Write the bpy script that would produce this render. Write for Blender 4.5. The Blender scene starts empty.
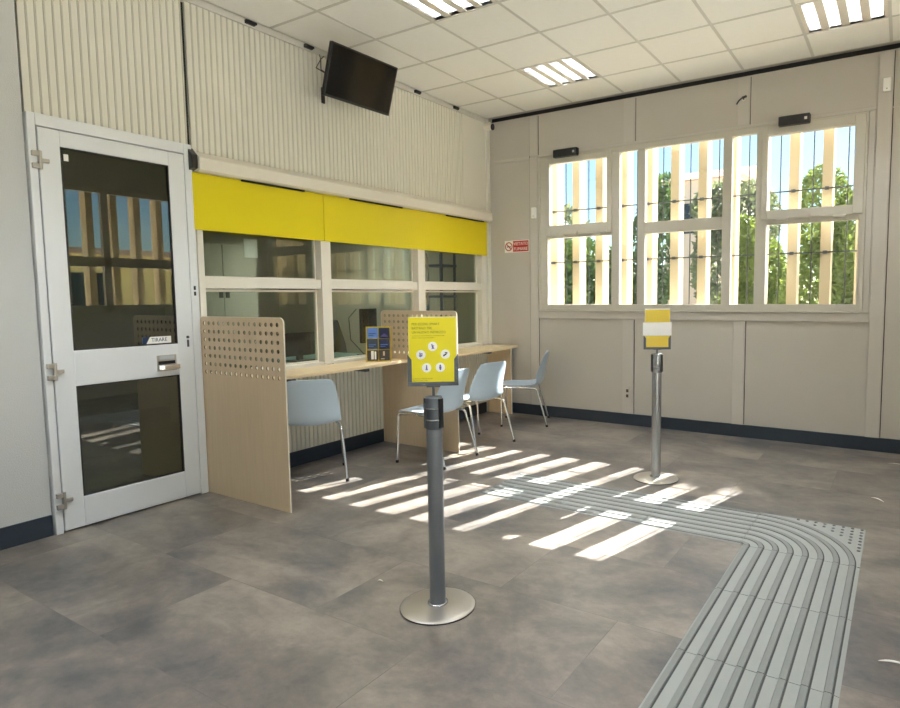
import bpy, bmesh, math, random
from mathutils import Vector, Matrix
R = random.Random(7)
PI = math.pi
scene = bpy.context.scene
COL = scene.collection

# ------------------------------------------------------------------ materials
def s2l(c):
    return tuple((x/12.92 if x <= .04045 else ((x+.055)/1.055)**2.4) for x in c)
def rgb(r, g, b): return s2l((r/255, g/255, b/255))
MATS = {}
def mat(name, col, rough=.5, metal=0., spec=.5, noise=None, bump=None, emit=None, coat=0.):
    """noise=(scale, amount) colour mottling; bump=(scale, strength)"""
    if name in MATS: return MATS[name]
    m = bpy.data.materials.new(name); m.use_nodes = True
    nt = m.node_tree; b = nt.nodes['Principled BSDF']
    b.inputs['Base Color'].default_value = (*col, 1)
    b.inputs['Roughness'].default_value = rough
    b.inputs['Metallic'].default_value = metal
    b.inputs['Specular IOR Level'].default_value = spec
    if coat: b.inputs['Coat Weight'].default_value = coat
    tc = nt.nodes.new('ShaderNodeTexCoord')
    if noise:
        n = nt.nodes.new('ShaderNodeTexNoise'); n.inputs['Scale'].default_value = noise[0]
        n.inputs['Detail'].default_value = 5
        nt.links.new(tc.outputs['Object'], n.inputs['Vector'])
        mx = nt.nodes.new('ShaderNodeMix'); mx.data_type = 'RGBA'
        k = noise[1]
        mx.inputs[6].default_value = (*[c*(1-k) for c in col], 1)
        mx.inputs[7].default_value = (*[min(1, c*(1+k)) for c in col], 1)
        nt.links.new(n.outputs['Fac'], mx.inputs[0]); nt.links.new(mx.outputs[2], b.inputs['Base Color'])
    if bump:
        n = nt.nodes.new('ShaderNodeTexNoise'); n.inputs['Scale'].default_value = bump[0]; n.inputs['Detail'].default_value = 3
        nt.links.new(tc.outputs['Object'], n.inputs['Vector'])
        bp = nt.nodes.new('ShaderNodeBump'); bp.inputs['Strength'].default_value = bump[1]; bp.inputs['Distance'].default_value = .01
        nt.links.new(n.outputs['Fac'], bp.inputs['Height']); nt.links.new(bp.outputs['Normal'], b.inputs['Normal'])
    if emit:
        b.inputs['Emission Color'].default_value = (*emit[0], 1); b.inputs['Emission Strength'].default_value = emit[1]
    MATS[name] = m
    return m
def glass(name, tint, f0=.04, gloss=(1, 1, 1), rough=0.):
    if name in MATS: return MATS[name]
    m = bpy.data.materials.new(name); m.use_nodes = True; nt = m.node_tree
    nt.nodes.clear()
    out = nt.nodes.new('ShaderNodeOutputMaterial')
    tr = nt.nodes.new('ShaderNodeBsdfTransparent'); tr.inputs[0].default_value = (*tint, 1)
    gl = nt.nodes.new('ShaderNodeBsdfGlossy'); gl.inputs['Roughness'].default_value = rough; gl.inputs[0].default_value = (*gloss, 1)
    lw = nt.nodes.new('ShaderNodeLayerWeight'); lw.inputs['Blend'].default_value = .5
    pw = nt.nodes.new('ShaderNodeMath'); pw.operation = 'POWER'; pw.inputs[1].default_value = 5
    ml = nt.nodes.new('ShaderNodeMath'); ml.operation = 'MULTIPLY_ADD'; ml.inputs[1].default_value = 1-f0; ml.inputs[2].default_value = f0
    mx = nt.nodes.new('ShaderNodeMixShader')
    L = nt.links.new
    L(lw.outputs['Facing'], pw.inputs[0]); L(pw.outputs[0], ml.inputs[0]); L(ml.outputs[0], mx.inputs[0])
    L(tr.outputs[0], mx.inputs[1]); L(gl.outputs[0], mx.inputs[2]); L(mx.outputs[0], out.inputs[0])
    MATS[name] = m
    return m
def emission(name, col, s):
    m = bpy.data.materials.new(name); m.use_nodes = True; nt = m.node_tree; nt.nodes.clear()
    out = nt.nodes.new('ShaderNodeOutputMaterial'); e = nt.nodes.new('ShaderNodeEmission')
    e.inputs[0].default_value = (*col, 1); e.inputs[1].default_value = s; nt.links.new(e.outputs[0], out.inputs[0])
    MATS[name] = m; return m

def wood(name, col, axis, k=.10, rough=.45):
    m = mat(name, col, rough)
    nt = m.node_tree; b = nt.nodes['Principled BSDF']
    tc = nt.nodes.new('ShaderNodeTexCoord'); mp = nt.nodes.new('ShaderNodeMapping')
    sc = [26, 26, 26]; sc[axis] = 1.3
    mp.inputs['Scale'].default_value = sc
    n = nt.nodes.new('ShaderNodeTexNoise'); n.inputs['Scale'].default_value = 2.2; n.inputs['Detail'].default_value = 6; n.inputs['Distortion'].default_value = .6
    mx = nt.nodes.new('ShaderNodeMix'); mx.data_type = 'RGBA'
    mx.inputs[6].default_value = (*[c*(1-k) for c in col], 1); mx.inputs[7].default_value = (*[c*(1+k) for c in col], 1)
    L = nt.links.new
    L(tc.outputs['Object'], mp.inputs[0]); L(mp.outputs[0], n.inputs['Vector']); L(n.outputs['Fac'], mx.inputs[0]); L(mx.outputs[2], b.inputs['Base Color'])
    return m

def floor_mat():
    m = mat('floor_vinyl', rgb(125, 118, 110), .38)
    nt = m.node_tree; b = nt.nodes['Principled BSDF']; L = nt.links.new
    tc = nt.nodes.new('ShaderNodeTexCoord')
    def noise(scale, detail, rough=.6, dist=0., vec=None):
        n = nt.nodes.new('ShaderNodeTexNoise'); n.inputs['Scale'].default_value = scale; n.inputs['Detail'].default_value = detail
        n.inputs['Roughness'].default_value = rough; n.inputs['Distortion'].default_value = dist
        L(vec or tc.outputs['Object'], n.inputs['Vector']); return n
    br = nt.nodes.new('ShaderNodeTexBrick')
    mp = nt.nodes.new('ShaderNodeMapping'); mp.inputs['Location'].default_value = (.35, .22, 0)
    L(tc.outputs['Object'], mp.inputs[0]); L(mp.outputs[0], br.inputs['Vector'])
    br.inputs['Scale'].default_value = 1; br.inputs['Brick Width'].default_value = 1.22; br.inputs['Row Height'].default_value = .61
    br.inputs['Mortar Size'].default_value = .0016; br.inputs['Mortar Smooth'].default_value = .3
    br.inputs['Color1'].default_value = (0, 0, 0, 1); br.inputs['Color2'].default_value = (1, 1, 1, 1); br.inputs['Mortar'].default_value = (.5, .5, .5, 1)
    # every plank gets its own piece of the cloudy print
    cx = nt.nodes.new('ShaderNodeVectorMath'); cx.operation = 'MULTIPLY_ADD'
    cx.inputs[1].default_value = (9, 5, 7)
    L(br.outputs['Color'], cx.inputs[0]); L(tc.outputs['Object'], cx.inputs[2])
    st = nt.nodes.new('ShaderNodeMapping'); st.inputs['Scale'].default_value = (1.0, 1.25, 1)
    L(cx.outputs[0], st.inputs[0])
    n1 = noise(1.5, 7, .62, .5, st.outputs[0]); n2 = noise(14, 6, .7, 0, st.outputs[0])
    r = nt.nodes.new('ShaderNodeValToRGB')
    e = r.color_ramp.elements
    e[0].position = .34; e[0].color = (*rgb(74, 73, 74), 1)
    e[1].position = .68; e[1].color = (*rgb(140, 130, 119), 1)
    x = r.color_ramp.elements.new(.5); x.color = (*rgb(108, 101, 95), 1)
    ad = nt.nodes.new('ShaderNodeMath'); ad.operation = 'MULTIPLY_ADD'; ad.inputs[1].default_value = .28; 
    sb = nt.nodes.new('ShaderNodeMath'); sb.operation = 'SUBTRACT'; sb.inputs[1].default_value = .14
    L(n2.outputs['Fac'], ad.inputs[0]); L(n1.outputs['Fac'], ad.inputs[2]); L(ad.outputs[0], sb.inputs[0]); L(sb.outputs[0], r.inputs[0])
    mx = nt.nodes.new('ShaderNodeMix'); mx.data_type = 'RGBA'; mx.blend_type = 'MULTIPLY'
    mx.inputs[7].default_value = (.76, .76, .77, 1)
    L(br.outputs['Fac'], mx.inputs[0]); L(r.outputs[0], mx.inputs[6]); L(mx.outputs[2], b.inputs['Base Color'])
    n3 = noise(4, 4)
    rr = nt.nodes.new('ShaderNodeMapRange'); rr.inputs[3].default_value = .24; rr.inputs[4].default_value = .42
    L(n3.outputs['Fac'], rr.inputs[0]); L(rr.outputs[0], b.inputs['Roughness'])
    bp = nt.nodes.new('ShaderNodeBump'); bp.inputs['Strength'].default_value = .06; bp.inputs['Distance'].default_value = .004
    L(n2.outputs['Fac'], bp.inputs['Height']); L(bp.outputs[0], b.inputs['Normal'])
    return m

M_floor = floor_mat()
M_wallgrey = mat('wall_paint_grey', rgb(198, 198, 196), .75, bump=(160, .25))
M_back = mat('wall_panel_beige', rgb(188, 183, 174), .6, noise=(2.5, .03))
M_batten = mat('batten_beige', rgb(194, 189, 181), .55)
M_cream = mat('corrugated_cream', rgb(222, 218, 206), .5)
M_groove = mat('corrugated_shade', rgb(176, 171, 158), .6)  # groove floors in a darker cream: their shade is put into the colour
M_ceil = mat('ceiling_tile', rgb(242, 240, 233), .85, noise=(30, .03))
M_grid = mat('ceiling_tee', rgb(206, 203, 194), .5)
M_dark = mat('dark_gap', rgb(24, 25, 27), .8)
M_base = mat('baseboard_navy', rgb(34, 44, 56), .5)
M_alu = mat('aluminium_light', rgb(228, 230, 232), .34, .1)
M_alu2 = mat('aluminium_frame', rgb(196, 202, 206), .4, .2)
M_white = mat('white_paint', rgb(226, 220, 206), .4)
M_winframe = mat('window_frame_cream', rgb(192, 188, 176), .45)
M_yellow = mat('yellow_panel', rgb(226, 207, 0), .38)
M_woodtop = wood('beech_top', rgb(226, 202, 162), 1)
M_woodpan = wood('beech_panel', rgb(208, 186, 154), 2)
M_holeshade = mat('hole_shade', rgb(112, 88, 60), .8)  # dark hole walls: shade inside the perforations put into the colour
M_edge = mat('edge_band', rgb(232, 222, 202), .35)
M_shell = mat('chair_shell_blue', rgb(186, 204, 220), .28)
M_chrome = mat('chrome', (.82, .82, .82), .16, 1.)
M_steel = mat('brushed_steel', rgb(190, 184, 176), .34, .85)
M_black = mat('black_plastic', rgb(22, 22, 24), .4)
M_rubber = mat('rubber', rgb(18, 18, 18), .7)
M_pole = mat('pole_grey', rgb(112, 115, 119), .36, .3)
M_polec = mat('pole_silver', rgb(176, 176, 176), .26, .8)
M_greyplate = mat('grey_plastic', rgb(78, 82, 86), .45)
M_screen = mat('tv_screen', rgb(6, 6, 8), .12, spec=.22)
M_sheet = mat('poster_yellow', rgb(226, 210, 0), .45)
M_sheet2 = mat('leaflet_yellow', rgb(222, 190, 16), .3)
M_paper = mat('paper_white', rgb(240, 238, 232), .5)
M_ink = mat('ink_grey', rgb(84, 88, 44), .6)
M_purple = mat('ink_purple', rgb(96, 88, 150), .6)
M_red = mat('sign_red', rgb(176, 26, 24), .4)
M_blue = mat('ink_blue', rgb(28, 50, 84), .5)
M_skyb = mat('print_blue', rgb(96, 140, 214), .4)
M_navy = mat('print_navy', rgb(30, 38, 70), .4)
M_slate = mat('print_slate', rgb(50, 62, 78), .4)
M_print = mat('print_greydark', rgb(58, 50, 44), .4)
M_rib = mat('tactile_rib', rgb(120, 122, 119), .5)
M_tact = mat('tactile_grey', rgb(146, 148, 145), .5, noise=(6, .06))
M_ribline = mat('tactile_dark_line', rgb(60, 62, 60), .8)  # thin dark strip laid along one side of each rib
M_fin = mat('fin_white', rgb(214, 194, 158), .6)
M_rod = mat('grille_rod', rgb(70, 74, 74), .5)
M_glass = glass('clear_glass', (.97, .985, .98), .04)
M_tint = glass('tinted_glass', (.82, .87, .77), .06)
M_doorglass = glass('door_glass_dark', (.26, .33, .21), .135)
M_acryl = glass('acrylic', (.96, .97, .97), .04)
M_tube = emission('fluorescent_tube', (.87, .94, 1.0), 245)
M_louv = mat('louvre_mirror', (.62, .60, .57), .25, .9)
M_lamptray = mat('lamp_tray', rgb(222, 214, 200), .5)
M_offwall = mat('office_wall', rgb(190, 182, 164), .8)
M_cab = mat('cabinet_grey', rgb(176, 170, 156), .5)
M_desk = mat('desk_teal', rgb(80, 110, 104), .4)
M_rack = mat('rack_blue', rgb(44, 60, 84), .4)
M_bark = mat('bark', rgb(96, 80, 62), .9, noise=(8, .3))
def leafmat(n, c):
    m = mat(n, c, .55, noise=(1.7, .45)); nt = m.node_tree; b = nt.nodes['Principled BSDF']; out = nt.nodes['Material Output']
    tl = nt.nodes.new('ShaderNodeBsdfTranslucent'); tl.inputs[0].default_value = (c[0]*1.5, c[1]*1.5, c[2]*.9, 1)
    mx = nt.nodes.new('ShaderNodeMixShader'); mx.inputs[0].default_value = .35
    nt.links.new(b.outputs[0], mx.inputs[1]); nt.links.new(tl.outputs[0], mx.inputs[2]); nt.links.new(mx.outputs[0], out.inputs[0])
    return m
M_leafA = leafmat('leaf_bright', rgb(110, 124, 70)); M_leafB = leafmat('leaf_dark', rgb(70, 92, 60)); M_leafC = leafmat('leaf_grey', rgb(104, 112, 96))
M_ground = mat('outside_paving', rgb(198, 196, 190), .9, noise=(1.2, .1))
M_grass = mat('grass', rgb(110, 122, 60), .9, noise=(3, .3))
M_pink = mat('render_pink', rgb(216, 200, 188), .9, noise=(1, .06))
M_ywall = mat('render_yellow', rgb(226, 206, 140), .9, noise=(1, .06))
M_tile = mat('roof_tile', rgb(176, 150, 128), .8)
M_winDark = mat('dark_window', rgb(40, 48, 56), .15)

# ------------------------------------------------------------------ mesh helpers
class MB:
    def __init__(s): s.v = []; s.f = []; s.m = []; s.sm = []
    def add(s, vs, fs, m=0, smooth=False):
        o = len(s.v); s.v += [tuple(v) for v in vs]
        for f in fs: s.f.append([i+o for i in f]); s.m.append(m); s.sm.append(smooth)
        return s
    def box(s, x0, x1, y0, y1, z0, z1, m=0):
        v = [(x, y, z) for z in (z0, z1) for y in (y0, y1) for x in (x0, x1)]
        return s.add(v, [(0, 2, 3, 1), (4, 5, 7, 6), (0, 1, 5, 4), (2, 6, 7, 3), (0, 4, 6, 2), (1, 3, 7, 5)], m)
    def obox(s, c, ax, ay, az, hx, hy, hz, m=0):
        c = Vector(c); ax, ay, az = [Vector(a).normalized() for a in (ax, ay, az)]
        v = [c+ax*x+ay*y+az*z for z in (-hz, hz) for y in (-hy, hy) for x in (-hx, hx)]
        return s.add(v, [(0, 2, 3, 1), (4, 5, 7, 6), (0, 1, 5, 4), (2, 6, 7, 3), (0, 4, 6, 2), (1, 3, 7, 5)], m)
    def prism(s, poly, axis, a, b, m=0):
        """poly: list of 2-D points in the two other axes in order"""
        def P(p, t):
            q = list(p); q.insert(axis, t); return tuple(q)
        n = len(poly)
        return s.add([P(p, a) for p in poly]+[P(p, b) for p in poly],
                     [tuple(range(n-1, -1, -1)), tuple(range(n, 2*n))]+[(i, (i+1) % n, n+(i+1) % n, n+i) for i in range(n)], m)
    def lathe(s, prof, cx=0, cy=0, seg=40, m=0, smooth=True):
        vs = []; fs = []
        for r, z in prof:
            for k in range(seg):
                a = 2*PI*k/seg; vs.append((cx+r*math.cos(a), cy+r*math.sin(a), z))
        n = len(prof)
        for i in range(n-1):
            for k in range(seg):
                k2 = (k+1) % seg; fs.append((i*seg+k, i*seg+k2, (i+1)*seg+k2, (i+1)*seg+k))
        s.add(vs, fs, m, smooth)
        s.add(vs[:seg], [tuple(range(seg-1, -1, -1))], m); s.add(vs[-seg:], [tuple(range(seg))], m)
        return s
    def tube(s, pts, r, seg=12, m=0, cap=True):
        pts = [Vector(p) for p in pts]; n = len(pts); rr = r if isinstance(r, (list, tuple)) else [r]*n
        t0 = (pts[1]-pts[0]).normalized(); up = Vector((0, 0, 1)) if abs(t0.z) < .9 else Vector((1, 0, 0))
        u = t0.cross(up).normalized(); vs = []; fs = []
        for i, p in enumerate(pts):
            t = (pts[min(i+1, n-1)]-pts[max(i-1, 0)]).normalized()
            u = (u-t*u.dot(t)).normalized(); w = t.cross(u)
            for k in range(seg):
                a = 2*PI*k/seg; vs.append(p+(u*math.cos(a)+w*math.sin(a))*rr[i])
        for i in range(n-1):
            for k in range(seg):
                k2 = (k+1) % seg; fs.append((i*seg+k, i*seg+k2, (i+1)*seg+k2, (i+1)*seg+k))
        s.add(vs, fs, m, True)
        if cap: s.add(vs[:seg], [tuple(range(seg-1, -1, -1))], m); s.add(vs[-seg:], [tuple(range(seg))], m)
        return s
    def disc(s, c, ax, ay, r, m=0, seg=24, t=.0006):
        c = Vector(c); ax = Vector(ax).normalized(); ay = Vector(ay).normalized(); nz = ax.cross(ay)
        a = [c+ax*r*math.cos(2*PI*k/seg)+ay*r*math.sin(2*PI*k/seg) for k in range(seg)]
        b = [p+nz*t for p in a]
        return s.add(a+b, [tuple(range(seg-1, -1, -1)), tuple(range(seg, 2*seg))]+[(k, (k+1) % seg, seg+(k+1) % seg, seg+k) for k in range(seg)], m)
    def build(s, name, mats, parent=None, bevel=0., loc=None):
        me = bpy.data.meshes.new(name); me.from_pydata(s.v, [], s.f)
        if not isinstance(mats, (list, tuple)): mats = [mats]
        for m in mats: me.materials.append(m)
        me.polygons.foreach_set('material_index', s.m); me.polygons.foreach_set('use_smooth', s.sm)
        me.validate(); me.update()
        bm = bmesh.new(); bm.from_mesh(me); bmesh.ops.recalc_face_normals(bm, faces=bm.faces); bm.to_mesh(me); bm.free()
        o = bpy.data.objects.new(name, me); COL.objects.link(o)
        if parent: o.parent = parent
        if loc: o.location = loc
        if bevel:
            b = o.modifiers.new('bevel', 'BEVEL'); b.width = bevel; b.segments = 2; b.limit_method = 'ANGLE'; b.angle_limit = math.radians(50)
        return o
def empty(name, loc=(0, 0, 0), rz=0.):
    o = bpy.data.objects.new(name, None); o.empty_display_size = .1; COL.objects.link(o); o.location = loc; o.rotation_euler = (0, 0, rz); return o
def tag(o, label, cat, group=None, kind=None):
    o['label'] = label; o['category'] = cat
    if group: o['group'] = group
    if kind: o['kind'] = kind
    return o
def struct(o): o['kind'] = 'structure'; return o
def copy_tree(o, parent=None):
    c = o.copy(); COL.objects.link(c)
    if parent: c.parent = parent
    for ch in list(o.children): copy_tree(ch, c)
    return c
def text(name, body, size, mtl, parent, M, ext=.0004, align='LEFT', sx=1.):
    cu = bpy.data.curves.new(name, 'FONT'); cu.body = body; cu.size = size; cu.extrude = ext; cu.align_x = align; cu.resolution_u = 2
    t = bpy.data.objects.new(name, cu); COL.objects.link(t)
    dg = bpy.context.evaluated_depsgraph_get(); me = bpy.data.meshes.new_from_object(t.evaluated_get(dg))
    bpy.data.objects.remove(t)
    me.transform(Matrix.Diagonal((sx, 1, 1, 1))); me.transform(M); me.materials.clear(); me.materials.append(mtl)
    o = bpy.data.objects.new(name, me); COL.objects.link(o); o.parent = parent
    return o
def frame_mat(o, x, y, z):
    """4x4 with given axes"""
    m = Matrix.Identity(4)
    for i, a in enumerate((x, y, z)):
        a = Vector(a).normalized()
        for r in range(3): m[r][i] = a[r]
    for r in range(3): m[r][3] = o[r]
    return m

# ------------------------------------------------------------------ camera (solved from the tile grid and the two walls)
cam_d = bpy.data.cameras.new('camera'); cam = bpy.data.objects.new('camera', cam_d); COL.objects.link(cam)
r2 = (0.8536731677, 0.5207461366, -0.0080983899); u2 = (-0.0366054077, 0.0755048977, 0.9964733085); fw = (-0.5195210938, 0.8503660809, -0.0835186298)
cam.matrix_world = frame_mat((4.317012828, -6.294161570, 1.408322993), r2, u2, [-a for a in fw])
cam_d.sensor_fit = 'HORIZONTAL'; cam_d.sensor_width = 36; cam_d.lens = 619.51694/900*36
cam_d.shift_x = -(523.79885-450)/900; cam_d.shift_y = (348.35496-354)/900
cam_d.clip_start = .02; cam_d.clip_end = 300
scene.camera = cam

H = 3.517; RX = 5.6; FY = -8.6; HT = 3.78
# ------------------------------------------------------------------ room shell
struct(MB().box(-.02, RX+.12, FY-.12, .1, -.12, 0).build('floor', M_floor))

# ceiling: mineral tiles in a tee grid, with holes for the lamps
I1, J0 = .5556, -1.8176
gx = [0.004]+[I1+.6*k for k in range(9)]; gx = [g for g in gx if g < RX-.05]+[RX-.004]
gy = sorted([-.055]+[J0+1.2-.6*k for k in range(0, 20) if J0+1.2-.6*k > FY+.05]+[FY+.004])
def cell_of(x, y):
    return (max(g for g in gx if g <= x+1e-6), max(g for g in gy if g <= y+1e-6))
LAMPS = []
for x in (I1+.6, I1+3.0):
    for k in range(4): LAMPS.append((x, J0+.6-1.8*k))
mb = MB(); h = .0085
for i in range(len(gx)-1):
    for j in range(len(gy)-1):
        x0, x1, y0, y1 = gx[i], gx[i+1], gy[j], gy[j+1]
        if any(abs(x0-a) < .02 and abs(y0-b) < .02 for a, b in LAMPS): continue
        mb.box(x0+h, x1-h, y0+h, y1-h, H, H+.015)
ceil = struct(mb.build('ceiling', M_ceil))
mb = MB()
for g in gx[1:-1]: mb.box(g-.012, g+.012, gy[0], gy[-1], H-.003, H+.03)
for g in gy[1:-1]:
    for i in range(len(gx)-1): mb.box(gx[i]+.012, gx[i+1]-.012, g-.012, g+.012, H-.003, H+.03)
mb.box(gx[0], gx[-1], gy[-1]-.012, gy[-1], H-.003, H+.03)
mb.build('ceiling_grid', M_grid, ceil)
struct(MB().box(-4.1, RX+.3, FY-.3, .35, HT, HT+.12).build('roof_slab', M_dark)).name = 'roof_slab'  # unseen roof slab added over the rooms to block the sun

# corrugated profile helper: vertical ribs along y on plane x
def corr(mb, y0, y1, z0, z1, x=0., pitch=.045, back=-.1, gd=.009):
    n = max(1, round((y1-y0)/pitch)); p = (y1-y0)/n
    poly = [(x, y0)]
    for k in range(n):
        a = y0+k*p
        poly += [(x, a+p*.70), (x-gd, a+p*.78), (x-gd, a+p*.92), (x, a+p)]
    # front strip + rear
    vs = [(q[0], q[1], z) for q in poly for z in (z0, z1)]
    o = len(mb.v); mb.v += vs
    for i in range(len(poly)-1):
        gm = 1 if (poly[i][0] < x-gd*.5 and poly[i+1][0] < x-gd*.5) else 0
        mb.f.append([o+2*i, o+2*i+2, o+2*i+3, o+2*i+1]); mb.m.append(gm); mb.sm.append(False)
    mb.box(back, x-gd-.001, y0, y1, z0, z1, 0)
# left wall: plain part by the door, ribbed cladding above door and counter, ribbed apron below the counter
mb = MB()
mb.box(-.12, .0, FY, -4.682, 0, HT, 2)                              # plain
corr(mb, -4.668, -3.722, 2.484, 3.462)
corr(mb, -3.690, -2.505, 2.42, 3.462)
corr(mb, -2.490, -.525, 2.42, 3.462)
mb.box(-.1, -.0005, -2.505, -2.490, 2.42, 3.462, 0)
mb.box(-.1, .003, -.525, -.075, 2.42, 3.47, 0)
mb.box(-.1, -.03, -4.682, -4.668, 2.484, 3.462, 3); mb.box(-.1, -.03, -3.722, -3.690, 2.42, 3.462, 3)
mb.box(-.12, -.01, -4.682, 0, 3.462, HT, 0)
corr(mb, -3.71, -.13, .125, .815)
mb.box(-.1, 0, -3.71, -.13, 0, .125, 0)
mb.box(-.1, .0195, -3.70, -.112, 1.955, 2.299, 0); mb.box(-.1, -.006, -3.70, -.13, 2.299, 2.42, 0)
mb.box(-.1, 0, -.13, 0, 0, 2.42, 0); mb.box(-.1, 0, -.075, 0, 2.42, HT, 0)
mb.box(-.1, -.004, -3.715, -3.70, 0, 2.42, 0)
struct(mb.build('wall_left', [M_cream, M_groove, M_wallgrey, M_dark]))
mb = MB(); mb.box(-.01, .012, -3.70, -.06, 3.464, 3.508); mb.box(-.01, .012, -4.668, -3.715, 3.464, 3.508)
struct(mb.build('trim_2', M_grid))
struct(MB().box(0, .03, -.075, -.035, .02, 3.46).box(0, .018, -.035, 0, .02, 3.46).build('trim_3', M_cream, bevel=.003))
struct(MB().box(0, .012, FY, -4.685, 0, .125).build('baseboard_front', M_base))
struct(MB().box(0, .012, -3.69, -.13, 0, .125).build('baseboard_left', M_base))

# back (window) wall
WX0, WX1, WZ0, WZ1 = .71, 4.0, 1.24, 2.985
mb = MB()
mb.box(-.1, WX0, 0, .09, 0, HT); mb.box(WX1, RX+.12, 0, .09, 0, HT); mb.box(WX0, WX1, 0, .09, 0, WZ0); mb.box(WX0, WX1, 0, .09, WZ1, HT)
wb = struct(mb.build('wall_back', M_back))
def batten(x0, x1, z0, z1, t=.012):
    return MB().box(x0, x1, -t, -.0002, z0, z1).build('batten', M_batten, wb, bevel=.003)
for x0, x1 in ((.575, .685), (1.735, 1.86), (2.90, 3.01)): batten(x0, x1, 3.02, 3.46)
batten(.575, .685, .125, 3.0); batten(4.07, 4.18, .125, 3.46, .02)
for x0, x1 in ((1.735, 1.86), (2.90, 3.01)): batten(x0, x1, .125, 1.15)
batten(.06, .57, 2.985, 3.02, .008); batten(.69, 4.065, 2.99, 3.02, .010); batten(.69, 4.065, 1.155, 1.232, .016); batten(4.185, RX, 2.985, 3.0, .004)
batten(4.012, 4.06, 1.236, 2.985, .008)
# fine shadow joints beside the battens
mb = MB()
for x, z0, z1 in ((.690, .13, 3.46), (1.866, 3.02, 3.46), (1.866, .13, 1.15), (3.016, 3.02, 3.46), (3.016, .13, 1.15), (4.186, .13, 3.46), (.571, .13, 3.46)):
    mb.box(x-.003, x+.003, -.001, .002, z0, z1)
mb.build('panel_joint', M_dark, wb)
struct(MB().box(.06, RX, -.012, -.001, 3.474, 3.512).build('trim_4', M_dark))
struct(MB().box(.05, RX, -.012, 0, 0, .125).build('baseboard_back', M_base))

# window in the back wall
def window_unit(name, P, parent=None):
    """P(a,d,z): maps along-wall a, depth d (towards room positive), height z -> xyz"""
    pass
win = struct(empty('window_1', (0, 0, 0)))
def wb_box(mb, x0, x1, z0, z1, d0=-.022, d1=.05): mb.box(x0, x1, d0, d1, z0, z1)
mb = MB()
wb_box(mb, WX0, .815, WZ0, WZ1); wb_box(mb, 3.955, WX1, WZ0, WZ1)
wb_box(mb, .815, 3.955, WZ0, 1.315); wb_box(mb, .815, 3.955, 2.928, WZ1)
for x0, x1 in ((1.605, 1.695), (1.90, 1.98), (2.775, 2.86), (3.085, 3.185)): wb_box(mb, x0, x1, 1.315, 2.928)
wb_box(mb, .815, 1.605, 2.065, 2.12); wb_box(mb, 3.185, 3.955, 2.065, 2.12); wb_box(mb, 1.98, 2.775, 2.055, 2.172)
mb.build('window_frame', M_winframe, win, bevel=.004)
mb = MB()
mb.box(WX0-.012, WX1+.012, -.03, .0, WZ0-.004, WZ0+.012); mb.box(WX0-.01, WX0+.016, -.03, 0, WZ0, WZ1); mb.box(WX1-.016, WX1+.01, -.03, 0, WZ0, WZ1)
mb.build('window_bead', M_winframe, win, bevel=.003)
def sash(x0, x1, z0, z1, gx0, gx1, gz0, gz1):
    m2 = MB(); d0, d1 = -.045, .03
    m2.box(x0, gx0, d0, d1, z0, z1); m2.box(gx1, x1, d0, d1, z0, z1); m2.box(gx0, gx1, d0, d1, z0, gz0); m2.box(gx0, gx1, d0, d1, gz1, z1)
    o = m2.build('sash', M_winframe, win, bevel=.005)
    MB().box(gx0, gx1, -.003, .003, gz0, gz1).build('pane', M_glass, o)
    for f in (.22, .78):
        hx = x0+(x1-x0)*f; MB().box(hx-.05, hx+.05, -.052, -.02, z0-.022, z0+.004).build('sash_hinge', M_winframe, o, bevel=.003)
    MB().box((x0+x1)/2-.012, (x0+x1)/2+.012, -.058, -.04, z0-.03, z0+.03).build('sash_catch', M_steel, o, bevel=.003)
sash(.80, 1.61, 2.095, 2.955, .852, 1.555, 2.205, 2.89)
sash(3.135, 3.99, 2.11, 2.965, 3.19, 3.907, 2.193, 2.883)
for x0, x1, z0, z1 in ((.815, 1.605, 1.315, 2.065), (1.695, 1.90, 1.315, 2.928), (1.98, 2.775, 1.315, 2.055), (1.98, 2.775, 2.172, 2.928), (2.86, 3.085, 1.315, 2.928), (3.185, 3.955, 1.315, 2.065)):
    MB().box(x0, x1, -.003, .003, z0, z1).build('pane', M_glass, win)

# side wall outside the frame: mirrored window, plus one added for daylight; front wall
EY0, EY1 = -4.1, -.55; SY0, SY1 = -8.2, -4.5
mb = MB()
mb.box(RX, RX+.1, FY, SY0, 0, HT); mb.box(RX, RX+.1, SY1, EY0, 0, HT); mb.box(RX, RX+.1, SY0, SY1, 2.985, HT); mb.box(RX, RX+.1, SY0, SY1, 0, .12); mb.box(RX, RX+.1, EY1, 0, 0, HT); mb.box(RX, RX+.1, EY0, EY1, 0, WZ0); mb.box(RX, RX+.1, EY0, EY1, WZ1, HT)
struct(mb.build('wall_right', M_back))
win3 = struct(empty('window_3', (RX, 0, 0)))
mb = MB()
for z0, z1 in ((WZ0, 1.33), (1.88, 2.02), (2.93, WZ1)): mb.box(-.02, .05, EY0, EY1, z0, z1)
for y in (EY0, -2.95, -1.75, EY1-.09): mb.box(-.02, .05, y, y+.09, WZ0, WZ1)
mb.build('window_frame', M_winframe, win3)
MB().box(.01, .016, EY0, EY1, WZ0, WZ1).build('pane', M_glass, win3)
win4 = struct(empty('window_added', (RX, 0, 0)))  # unseen window added to let more daylight into the room
mb = MB()
for z0, z1 in ((.12, .2), (2.2, 2.28), (2.9, 2.985)): mb.box(-.02, .05, SY0, SY1, z0, z1)
for y in (SY0, -7.0, -5.8, SY1-.08): mb.box(-.02, .05, y, y+.08, .12, 2.985)
mb.build('window_frame', M_winframe, win4)
MB().box(.01, .016, SY0, SY1, .12, 2.985).build('pane', M_glass, win4)
# front wall behind the viewer
struct(MB().box(-.12, RX+.1, FY-.1, FY, 0, HT).build('wall_front', M_wallgrey))

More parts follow.
